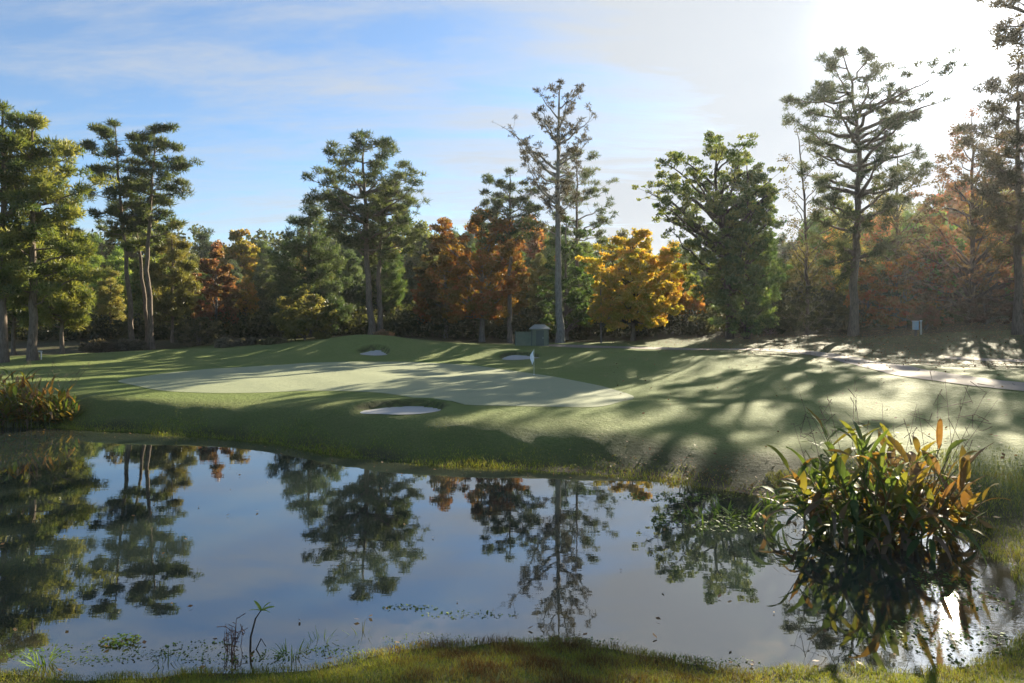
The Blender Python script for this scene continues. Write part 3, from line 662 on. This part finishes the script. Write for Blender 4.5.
# fallen leaves
M_DEAD = m_blades('fallen_leaf', [(0, (.08, .045, .02)), (.5, (.19, .10, .04)), (1, (.32, .20, .09))], .2)
def litter(name, n, pick, size, label, seed):
    rng = np.random.default_rng(seed); xy = pick(rng, n); n = len(xy)
    z = np.maximum(hgt(xy[:,0], xy[:,1]), 0)+.012
    p = np.c_[xy, z]; a = rng.uniform(0, 6.283, n); t = rng.normal(0, .35, (n, 2))
    d = unit(np.c_[np.cos(a), np.sin(a), t[:,0]]); q = unit(np.c_[-np.sin(a), np.cos(a), t[:,1]])
    Ls = (size*rng.uniform(.6, 1.4, n))[:,None]
    p[:,2] += Ls[:,0]*.25
    V = np.stack([p-d*Ls*.5, p+q*Ls*.3, p+d*Ls*.5, p-q*Ls*.3], 1).reshape(-1, 3)
    o = obj(name, mesh(name, V, np.arange(n*4).reshape(n, 4), M_DEAD, False, rng.random(n)))
    return tag(o, label, 'leaves', kind='stuff')
def lp(rng, n):
    x = rng.uniform(5, 55, n); y = rng.uniform(15, 75, n)
    k = (rng.random(n) < forest_mask(x, y)*.9+.06+.25*ss(24, 15, y)) & (sdist(x, y, POND) > .1) & (abs(x) < .8*y+3)
    return np.c_[x[k], y[k]]
def fl(rng, n):
    x = rng.uniform(-24, 9.5, n); y = rng.uniform(9, 31, n); s_ = sdist(x, y, POND)
    k = (s_ < -.02) & (rng.random(n) < .06+.94*np.exp(s_/.7)*np.where(y > 14, 1, .7))
    return np.c_[x[k], y[k]]
litter('floating_leaves', 2600, fl, .085, 'brown leaves floating on the pond, thickest along its shores', 93)
def ml(rng, n):
    x = rng.uniform(1, 10, n); y = rng.uniform(15, 24, n); s_ = sdist(x, y, POND)
    k = (s_ > .05) & (rng.random(n) < np.exp(-(s_/1.6)**2)*np.clip(.5+.9*wob(x, y, 1.6), 0, 1)*ss(.5, 5, x)); return np.c_[x[k], y[k]]
litter('fallen_leaves', 9000, ml, .08, 'dark leaf litter on the bare bank left of the big canna', 94)
litter('fallen_leaves', 26000, lp, .13, 'brown fallen leaves strewn over the right slope and path edge', 91)

# ---------------------------------------------------------------- cannas and water plants
M_CANNA = m_blades('canna_leaf', [(0, (.04, .075, .026)), (.3, (.10, .15, .036)), (.5, (.17, .165, .032)), (.7, (.25, .15, .036)), (.85, (.16, .085, .04)), (1, (.17, .13, .095))], .42)
M_STEM = m_simple('plant_stem', (.10, .10, .04), .6, .3, 8, .1)
def leaf_strip(base, az, el, L, w, droop, fold, rng, seg=7):
    """one lance-shaped leaf, bent by its weight and folded along the midrib"""
    t = np.linspace(0, 1, seg+1); e = el-droop*t**1.4
    dr = np.array([math.cos(az), math.sin(az)])
    st = L/seg; P = [np.array(base, float)]
    for k in range(seg):
        P.append(P[-1]+st*np.array([dr[0]*math.cos(e[k]), dr[1]*math.cos(e[k]), math.sin(e[k])]))
    P = np.array(P); side = np.array([-dr[1], dr[0], 0])
    wd = w*.5*np.sin(np.pi*np.clip(t**.72*.96+.03, 0, 1))**.9*1.05; wd[-1] = .002
    tw = rng.uniform(-.7, .7)*t
    upv = np.stack([-dr[0]*np.sin(e), -dr[1]*np.sin(e), np.cos(e)], 1)
    S = side[None]*np.cos(tw)[:,None]+upv*np.sin(tw)[:,None]
    wav = .12*w*np.sin(t*9+rng.uniform(0, 6))[:,None]*upv
    Lf = P-S*wd[:,None]+upv*(fold*wd)[:,None]+wav*.5; Rt = P+S*wd[:,None]+upv*(fold*wd)[:,None]-wav*.5
    V = np.concatenate([Lf, P, Rt]); n = seg+1; F = []
    for k in range(seg):
        F += [(k, k+1, n+k+1, n+k), (n+k, n+k+1, 2*n+k+1, 2*n+k)]
    return V, np.array(F)
class Leaves:
    def __init__(s): s.V, s.F, s.T, s.n = [], [], [], 0
    def add(s, VF, tint):
        V, F = VF; s.V.append(V); s.F.append(F+s.n); s.T.append(np.full(len(F), tint)); s.n += len(V)
    def build(s, name, mat): return mesh(name, np.concatenate(s.V), np.concatenate(s.F), mat, True, np.concatenate(s.T))

def sun_gap(p):            # the loose spot in the clump where the low sun breaks through
    v = np.asarray(p)-np.array([6.95, 11.05, 0]); S_ = np.array(SUN); return np.linalg.norm(v-S_*v.dot(S_)) < .3
wm0 = lambda v: max(0.0, v)
def canna(loc, rx, ry, n_st, hmin, hmax, leafL, leafW, seed, label, warm, n_dead=40, lean=.35):
    rng = np.random.default_rng(seed); o = empty('canna_plant', loc); tag(o, label, 'canna plant')
    st, lv, dead, wisp = Tubes(), Leaves(), Leaves(), Tubes()
    for i in range(n_st):
        a = rng.uniform(0, 6.283); r = math.sqrt(rng.random())
        if math.cos(a)*r > .35 and i % 5 < 2: continue
        bx, by = rx*r*math.cos(a)*.75, ry*r*math.sin(a)*.75
        h = rng.uniform(hmin, hmax)*(1-.5*r*r)*(1-.12*wm0(bx))
        ox, oy = math.cos(a)*lean*h*r+rng.normal(0, .06*h), math.sin(a)*lean*h*r+rng.normal(0, .06*h)
        t = np.linspace(0, 1, 6)[:,None]; b0 = np.array([bx, by, -.15])
        Pq = b0+t*np.array([0, 0, h])+t**1.7*np.array([ox, oy, 0]); st.add(Pq, np.linspace(.022, .008, 6), 5)
        nl = rng.integers(5, 9); az = rng.uniform(0, 6.283)
        wm = warm(bx+ox, by+oy)
        for k in range(nl):
            f = .14+.86*(k+rng.uniform(0, .6))/nl; f = min(f, 1)
            q = Pq[0]+(Pq[-1]-Pq[0])*f; q = np.array([np.interp(f, t[:,0], Pq[:,j]) for j in range(3)])
            az += 2.4+rng.uniform(-.5, .5); el = rng.uniform(.75, 1.35) if f > .6 else rng.uniform(.3, 1.1)
            tint = np.clip(rng.normal(.24+.42*wm, .16)+(.35 if rng.random() < .2 else 0), 0, .97)
            if sun_gap(q+np.array(loc)+np.array([.35*math.cos(az), .35*math.sin(az), .15])): continue
            lv.add(leaf_strip(q, az, el, leafL*rng.uniform(.6, 1.15), leafW*rng.uniform(.6, 1.1), rng.uniform(.25, 1.5), rng.uniform(.1, .5), rng), tint)
    for i in range(n_dead):
        a = rng.uniform(0, 6.283); r = rng.uniform(.3, 1.05)*(1+.15*math.sin(3*a))
        if math.cos(a) > .4 and i % 3: continue
        q = np.array([rx*r*math.cos(a), ry*r*math.sin(a), rng.uniform(.08, .45)*hmax*(1.15-r*.5)])
        dead.add(leaf_strip(q, a+rng.normal(0, .6), rng.uniform(-.6, .9), leafL*rng.uniform(.5, 1.15), leafW*rng.uniform(.45, .95), rng.uniform(.5, 2.3), rng.uniform(-.4, .6), rng), np.clip(rng.normal(.93, .06) if rng.random() < .5 else rng.normal(.14, .12), 0, 1))
    for i in range(16):
        a = rng.uniform(0, 6.283); b0 = np.array([rx*.5*math.cos(a), ry*.4*math.sin(a), hmin*.5])
        e = np.array([b0[0]*1.9+rng.normal(0, .4), b0[1]*1.5, hmax*rng.uniform(.85, 1.25)])
        wisp.add([b0, (b0+e)/2+rng.normal(0, .12, 3), e], [.008, .006, .003], 4)
        for j in range(5):
            c = b0+(e-b0)*rng.uniform(.5, 1); wisp.add([c, c+rng.normal(0, .1, 3)+np.array([0, 0, .06]), c+rng.normal(0, .16, 3)+np.array([0, 0, .1])], [.004, .004, .009], 4)
    obj('stems', st.build('stems', M_STEM), o); obj('leaves', lv.build('leaves', M_CANNA), o)
    w = obj('withered_leaves', dead.build('withered_leaves', M_CANNA), o); w['label'] = 'brown and limp hanging leaves'
    obj('seed_stalks', wisp.build('seed_stalks', m_simple('dry_stalk', (.13, .09, .05), .8)), o)
    return o
canna((8.05, 14.9, 0.0), 2.1, 1.2, 64, 1.0, 2.85, .92, .18, 95, 'big canna clump with green and orange leaves in the water at right', lambda x, y: np.clip(.2+(x+.6)/1.5, 0, 1), 150, .5)
canna((-21.9, 30.5, .1), 2.9, 1.0, 120, 1.3, 2.5, .75, .14, 96, 'yellowing canna clump on the far shore at the left edge', lambda x, y: np.clip(.62+.25*math.sin(x*2.1), 0, 1), 130)

M_WEED = m_blades('water_weed', [(0, (.04, .07, .02)), (.5, (.13, .22, .03)), (.85, (.24, .32, .05)), (1, (.16, .10, .04))], .35)
def wat(px, py): D = EYE*FOC/(py-HOR); return ((px-512)/FOC*D, D, 0)
def tuft(px, py, n, L, w, label, seed, name='grass_tuft', cat='grass tuft', tint=.6, lean=.6, spread=.12):
    rng = np.random.default_rng(seed); x, y, _ = wat(px, py); o = empty(name, (x, y, min(hz(x, y), 0)))
    tag(o, label, cat)
    dz = -min(hz(x, y), 0); lv = Leaves()
    for i in range(n):
        a = rng.uniform(0, 6.283); r = spread*math.sqrt(rng.random())
        lv.add(leaf_strip((r*math.cos(a), r*math.sin(a), 0), a+rng.normal(0, .5), rng.uniform(.8, 1.5), L*rng.uniform(.6, 1.2)+dz, w*rng.uniform(.7, 1.2), rng.uniform(.2, lean*2), .3, rng, 5), np.clip(rng.normal(tint, .15), 0, .95))
    obj('blades', lv.build('blades', M_WEED), o); return o
tuft(44, 664, 34, .26, .018, 'bright green grass tuft in the shallows, leftmost at the bottom', 101)
tuft(293, 655, 26, .22, .016, 'green grass tuft at the bank right of the bent stalk', 102)
tuft(319, 642, 16, .18, .014, 'small green tuft standing in water right of the bent stalk', 103)
tuft(362, 634, 10, .16, .014, 'tiny green sprig in open water, rightmost of the small tufts', 104, spread=.08)
tuft(168, 662, 14, .15, .014, 'low dull green tuft midway between weed mat and bent stalk', 105, tint=.25)
# bent stalk with a leaf at its tip, its dry neighbours
x, y, _ = wat(250, 650); z0 = hz(x, y); o = empty('bent_stalk', (x, y, z0)); tag(o, 'bent dark stalk with bright leaves at its tip, standing in the shallows', 'water plant')
tb = Tubes(); tb.add([(0, 0, 0), (.01, 0, .25-z0*.5), (.08, 0, .45-z0), (.17, -.03, .58-z0)], [.016, .014, .012, .008], 6); tb.add([(.02, 0, 0), (.14, .05, .14-z0), (.22, .02, .04-z0)], [.01, .009, .006], 5)
obj('stem', tb.build('stem', m_simple('dark_stem', (.05, .035, .022), .7)), o)
lv = Leaves(); r_ = np.random.default_rng(3)
for a, e in ((0, .9), (.7, .2), (-.6, .3), (2.6, .8), (-2.3, .5)): lv.add(leaf_strip((.17, -.03, .57-z0), a, e, .2, .05, .5, .3, r_), .7)
obj('leaves', lv.build('leaves', M_WEED), o)
x, y, _ = wat(232, 652); z0 = hz(x, y); o = empty('dry_weed', (x, y, z0)); tag(o, 'dry reddish brown weed stems standing left of the bent stalk', 'dry weed')
tb = Tubes(); r_ = np.random.default_rng(4)
for i in range(14):
    b = np.array([*r_.normal(0, .06, 2), 0]); e = b+np.array([*r_.normal(0, .1, 2), r_.uniform(.15, .42)-z0]); tb.add([b, (b+e)/2+r_.normal(0, .02, 3), e], [.006, .005, .003], 4)
    for j in range(5): c = b+(e-b)*r_.uniform(.4, 1); tb.add([c, c+r_.normal(0, .04, 3)], [.004, .006], 4)
obj('stems', tb.build('stems', m_simple('dry_weed_stem', (.11, .055, .04), .8)), o)

def mat_patch(px, py, rx, ry, n, label, seed, tint=.6, size=.05, name='water_weed', lift=.02):
    rng = np.random.default_rng(seed); x, y, _ = wat(px, py)
    a = rng.uniform(0, 6.283, n); r = np.sqrt(rng.random(n)); p = np.c_[rx*r*np.cos(a), ry*r*np.sin(a), rng.uniform(.004, lift, n)]
    b = rng.uniform(0, 6.283, n); t = rng.normal(0, .35, (n, 2))
    d = unit(np.c_[np.cos(b), np.sin(b), t[:,0]]); q = unit(np.c_[-np.sin(b), np.cos(b), t[:,1]]); L = (size*rng.uniform(.5, 1.5, n))[:,None]
    V = np.stack([p-d*L*.5, p+q*L*.33, p+d*L*.5, p-q*L*.33], 1).reshape(-1, 3)
    o = obj(name, mesh(name, V, np.arange(4*n).reshape(n, 4), M_WEED, False, np.clip(rng.normal(tint, .2, n), 0, 1)), loc=(x, y, 0))
    return tag(o, label, 'water weed', kind='stuff')
mat_patch(120, 643, .30, .16, 200, 'bright green floating weed mat at lower left', 111, .75, .05, lift=.08)
mat_patch(60, 650, .5, .2, 60, 'thin scatter of dull weed left of the bright weed mat', 112, .35, .04)
mat_patch(200, 648, .55, .25, 90, 'dull weed scatter between the bright mat and dry stems', 113, .3, .04)
for k_, (px, py, rx, ry, n_, tn_, lb_) in enumerate([(20, 655, .35, .12, 70, .5, 'weed scum hugging the bank in the lower left corner'), (95, 660, .5, .12, 90, .55, 'weed scum along the bank below the bright weed mat'), (150, 655, .4, .15, 80, .2, 'brownish weed right of the bright weed mat'), (215, 660, .5, .1, 80, .25, 'brownish weed at the bank left of the bent stalk'), (275, 657, .35, .15, 90, .45, 'weed clump at the foot of the bent stalk'), (335, 652, .5, .16, 110, .5, 'weed fringe where the grass hump meets the water'), (560, 642, .9, .12, 110, .3, 'weed fringe behind the top of the grass hump'), (700, 662, .9, .12, 110, .35, 'weed fringe along the bank at bottom right of centre')]):
    mat_patch(px, py, rx, ry, n_, lb_, 150+k_, tn_, .035, lift=.04)
mat_patch(410, 608, .45, .12, 70, 'thin dark weed streak left of the reflected bare pine top', 114, .1, .045)
mat_patch(470, 615, .8, .14, 90, 'long thin weed streak beside the reflected bare pine top', 115, .15, .04)
mat_patch(430, 640, .7, .25, 160, 'fine speckled weed in front of the brown grass hump', 116, .4, .025)
mat_patch(715, 520, 1.5, .9, 420, 'large floating bed of weed left of the big canna', 117, .3, .085, lift=.05)
mat_patch(680, 497, 1.6, .5, 260, 'pale floating weed bed close to the far shore', 118, .45, .07)
mat_patch(955, 640, .9, .8, 260, 'floating leaf debris in the right corner of the pond', 119, .3, .06)
mat_patch(960, 590, .7, .9, 240, 'leaf debris between the big canna and right bank', 120, .3, .06)
for i, (px, py, n, L, lb) in enumerate([(705, 520, 12, .42, 'leftmost leafy sprout in the floating weed bed'), (722, 512, 14, .46, 'middle leafy sprout in the floating weed bed'), (745, 515, 12, .4, 'rightmost leafy sprout in the floating weed bed'), (770, 505, 10, .38, 'leafy sprout between weed bed and big canna')]):
    tuft(px, py, n, L, .07, 'green '+lb, 130+i, 'water_plant', 'water plant', .55, .8, .22)

# ---------------------------------------------------------------- small built things
def box_mesh(name, boxes, mat, bev=.0):
    V, Fq, n = [], [], 0
    for (x0, y0, z0, x1, y1, z1) in boxes:
        b = min(bev, (x1-x0)*.3, (y1-y0)*.3, (z1-z0)*.3)
        v = []
        for (zz, ins) in ((z0, b), (z0+b, 0), (z1-b, 0), (z1, b)) if b else ((z0, 0), (z1, 0)):
            v += [(x0+ins, y0+ins, zz), (x1-ins, y0+ins, zz), (x1-ins, y1-ins, zz), (x0+ins, y1-ins, zz)]
        k = len(v)//4
        for L in range(k-1):
            for i in range(4): Fq.append((n+4*L+i, n+4*L+(i+1) % 4, n+4*L+4+(i+1) % 4, n+4*L+4+i))
        Fq += [(n+3, n+2, n+1, n), (n+4*(k-1), n+4*(k-1)+1, n+4*(k-1)+2, n+4*(k-1)+3)]
        V += v; n += len(v)
    return mesh(name, V, Fq, mat)
# shed with screen fence
M_SHED = m_simple('green_paint', (.115, .135, .085), .6, .25, 3, .2); M_ROOF = m_simple('roof_shingle', (.20, .215, .20), .7, .3, 5, .4); M_DARKG = m_simple('dark_green_paint', (.05, .07, .055), .55, .2, 4, .2)
D = 66.5; x = (540-512)/FOC*D; zb = hz(x, D); o = empty('shed', (x, D, zb)); tag(o, 'small dark green wooden shed with low hipped roof behind the flag', 'shed')
obj('wall', box_mesh('wall', [(-.78, 0, -.2, .78, 1.7, 1.62)]+[(-.78+.26*k-.015, -.018, -.1, -.78+.26*k+.015, 0, 1.6) for k in range(1, 6)], M_SHED), o)
rv = [(-1.02, -.25, 1.6), (1.02, -.25, 1.6), (1.02, 1.95, 1.6), (-1.02, 1.95, 1.6), (-1.02, -.25, 1.68), (1.02, -.25, 1.68), (1.02, 1.95, 1.68), (-1.02, 1.95, 1.68), (-.5, .85, 2.08), (.5, .85, 2.08)]
rf = [(3, 2, 1), (3, 1, 0), (0, 1, 5), (0, 5, 4), (1, 2, 6), (1, 6, 5), (2, 3, 7), (2, 7, 6), (3, 0, 4), (3, 4, 7), (4, 5, 9), (4, 9, 8), (5, 6, 9), (6, 7, 8), (6, 8, 9), (7, 4, 8)]
obj('roof', mesh('roof', rv, rf, M_ROOF), o)
d_ = obj('door', box_mesh('door', [(-.38, -.05, .02, .38, -.021, 1.5)], M_DARKG, .006), o); obj('handle', box_mesh('handle', [(.26, -.085, .7, .31, -.052, .85)], m_simple('grey_metal', (.4, .4, .4), .4), .005), d_)
for bx in (-.80, .80): obj('corner_post', box_mesh('corner_post', [(bx-.045, -.04, -.2, bx+.045, .05, 1.6)], M_DARKG, .008), o)
x2 = (523.5-512)/FOC*D; zb2 = hz(x2, D); o = empty('screen_fence', (x2, D, zb2)); tag(o, 'green board screen fence attached to left of the shed', 'fence')
obj('panel', box_mesh('panel', [(-.74+.135*k, .05, -.1, -.74+.135*k+.127, .075, 1.36+.01*(k % 3)) for k in range(11)], M_SHED), o)
for bx in (-.76, .78): obj('post', box_mesh('post', [(bx-.05, .078, -.3, bx+.05, .17, 1.42)], M_DARKG, .008), o)
# golf flag
fx, fy, fz = ground_at(534, 375); o = empty('golf_flag', (fx, fy, hz(fx, fy))); tag(o, 'white golf flag hanging limp on a thin pole on the green', 'golf flag')
Hp = EYE-(349-HOR)/FOC*fy-hz(fx, fy)
t_ = Tubes(); t_.add([(0, 0, -.1), (0, 0, Hp*.5), (0, 0, Hp)], .014, 8); obj('pole', t_.build('pole', m_simple('pole_paint', (.62, .60, .45), .4)), o)
g = 9; V = []
for i in range(g):
    for j in range(g):
        u, v = i/(g-1), j/(g-1)
        V.append((-.02-.22*u*(1-.45*v)-.03*math.sin(v*5), .055*math.sin(u*9+v*2)*u, Hp-.06-.62*v-.26*u-.06*u*u))
Fq = [(i*g+j, (i+1)*g+j, (i+1)*g+j+1, i*g+j+1) for i in range(g-1) for j in range(g-1)]
obj('cloth', mesh('cloth', V, Fq, m_simple('white_cloth', (.8, .8, .82), .7, .05), True), o)
t_ = Tubes(); t_.add([(0, 0, .02), (0, 0, .045)], .054, 16); obj('cup', t_.build('cup', m_simple('cup_rim', (.7, .7, .7), .5)), o)
# white pipe frame, left
x, y = (38.2-512)/FOC*53.5, 53.5; zb = hz(x, y); top = EYE-(351.5-HOR)/FOC*y-zb
o = empty('pipe_frame', (x, y, zb)); tag(o, 'white pipe frame standing right of the second left trunk', 'frame')
MW = m_simple('white_pipe', (.75, .75, .73), .4, .08)
for bx in (-.26, .24): t_ = Tubes(); t_.add([(bx, 0, -.15), (bx, 0, top-.03)], .045, 10); obj('leg', t_.build('leg', MW), o)
t_ = Tubes(); t_.add([(-.32, 0, top), (.3, 0, top)], .05, 10); obj('rail', t_.build('rail', MW), o)
# bluish box on a post, right
px_, D = 915.5, 63; x = (px_-512)/FOC*D; zb = hz(x, D); o = empty('box_post', (x, D, zb)); tag(o, 'bluish box on a short dark post beside the right path', 'box on post')
obj('post', box_mesh('post', [(-.07, -.07, -.3, .07, .07, .62)], m_simple('dark_post', (.06, .05, .045), .7), .01), o)
b_ = obj('box', box_mesh('box', [(-.2, -.17, .6, .2, .17, 1.35)], m_simple('blue_grey_paint', (.23, .33, .40), .45), .02), o)
obj('lid', box_mesh('lid', [(-.23, -.2, 1.352, .23, .2, 1.43)], m_simple('pale_lid', (.35, .42, .46), .4), .015), b_)
x = (921-512)/FOC*64; o = empty('marker_stake', (x, 64, hz(x, 64))); tag(o, 'pale thin stake just right of the bluish box', 'stake')
obj('stake', box_mesh('stake', [(-.06, -.05, -.2, .06, .05, 1.25)], m_simple('pale_wood', (.42, .40, .34), .7), .012), o); obj('cap', box_mesh('cap', [(-.08, -.07, 1.252, .08, .07, 1.34)], MW, .012), o)

# ---------------------------------------------------------------- haze added to veil the trees and lift the shadows
HAZE = 0.00015
if HAZE:
    hm, hn = material('added_haze'); n = N(hn)
    pv = n('ShaderNodeVolumePrincipled', {'Color': (.95, .97, 1, 1), 'Density': HAZE, 'Anisotropy': .55})
    ho = hn.nodes.new('ShaderNodeOutputMaterial'); hn.links.new(pv.outputs[0], ho.inputs['Volume'])
    tag(obj('haze', box_mesh('haze', [(-450, -140, -4, 450, 730, 36)], hm)), 'thin added haze veiling the trees and lifting the shadows', 'haze', kind='stuff')

# ---------------------------------------------------------------- sky, sun, camera
w = bpy.data.worlds.new('World'); scene.world = w; w.use_nodes = True
nt = w.node_tree; nt.nodes.clear(); n = N(nt)
sky = n('ShaderNodeTexSky', sky_type='NISHITA', sun_disc=False, sun_elevation=SUN_EL, sun_rotation=SUN_AZ, altitude=100.0, air_density=1.0, dust_density=.4, ozone_density=2.0).outputs[0]
tc = n('ShaderNodeTexCoord').outputs['Generated']
sep = n('ShaderNodeSeparateXYZ', {0: tc})
zc = n.math('MAXIMUM', sep.outputs[2], 0.0); dz = n.math('ADD', zc, .16)
cx, cy = n.math('DIVIDE', sep.outputs[0], dz), n.math('DIVIDE', sep.outputs[1], dz)
cv = n('ShaderNodeCombineXYZ', {0: cx, 1: cy, 2: 0.0}).outputs[0]
mp = n('ShaderNodeMapping', {'Vector': cv, 'Rotation': (0, 0, .45), 'Scale': (.55, 1.9, 1)}).outputs[0]
wn = n('ShaderNodeVectorMath', {0: mp, 1: n('ShaderNodeVectorMath', {0: n.noise(mp, .8, 3, .5, 1), 'Scale': .9}, operation='SCALE').outputs[0]}, operation='ADD').outputs[0]
c1 = n.noise(wn, 1.1, 9, .58); c2 = n.noise(cv, .35, 3, .5)
dot = n('ShaderNodeVectorMath', {0: tc, 1: tuple(SUN)}, operation='DOT_PRODUCT').outputs['Value']
dp = n.math('MAXIMUM', dot, 0.0)
glow = n.math('POWER', dp, 5.0); glow2 = n.math('POWER', dp, 300.0); glow3 = n.math('POWER', dp, 18.0)
low = n.math('MULTIPLY', n.math('SUBTRACT', .24, zc, clamp=True), .45)
side = n.math('ADD', low, n.math('MULTIPLY_ADD', dot, .30, -.185))
c1 = n.math('ADD', n.math('MULTIPLY_ADD', n.noise(wn, 2.6, 10, .66), 1.05, -.525), c1)
dens = n.math('ADD', n.math('ADD', n.math('ADD', c1, side), n.math('MULTIPLY_ADD', c2, .6, -.30)), n.math('MULTIPLY_ADD', glow3, .5, n.math('MULTIPLY', glow, .18)))
mask = n.ramp(dens, [(.38, (.09,)*3), (.52, (.32,)*3), (.66, (.62,)*3), (.86, (.97,)*3)])
lum = n.math('ADD', n.math('MULTIPLY_ADD', glow3, .55, 2.65), n.math('MULTIPLY', glow2, 15.0))
cc = n('ShaderNodeVectorMath', {0: (.92, .985, 1.06), 'Scale': lum}, operation='SCALE').outputs[0]
sky = n.mix(1.0, sky, (.50, .62, .73), 'MULTIPLY')
skyc = n.mix(mask, sky, cc)
bg = n('ShaderNodeBackground', {0: skyc, 1: .068})
ow = nt.nodes.new('ShaderNodeOutputWorld'); nt.links.new(bg.outputs[0], ow.inputs[0])

sl = bpy.data.lights.new('sun', 'SUN'); sl.energy = 5.0; sl.angle = math.radians(.53); sl.color = (1.0, .89, .69)
so = link(bpy.data.objects.new('sun', sl)); so.rotation_euler = SUN.to_track_quat('Z', 'Y').to_euler(); so.location = SUN*300

cd = bpy.data.cameras.new('camera'); cam = link(bpy.data.objects.new('camera', cd))
cam.location = (0, 0, EYE); cam.rotation_euler = (math.radians(90), 0, 0)
cd.sensor_width = 36; cd.lens = FOC/1024*36; cd.shift_y = -(341.5-HOR)/1024; cd.clip_start = .1; cd.clip_end = 3000
scene.camera = cam
vs = scene.view_settings
vs.view_transform = 'Standard'; vs.look = 'None'; vs.exposure = 1.95; vs.gamma = 1.0; vs.use_curve_mapping = False
cy_ = scene.cycles
cy_.max_bounces = 8; cy_.diffuse_bounces = 3; cy_.glossy_bounces = 3; cy_.transmission_bounces = 4; cy_.use_denoising = True
cy_.sample_clamp_indirect = 8; cy_.caustics_reflective = False; cy_.caustics_refractive = False
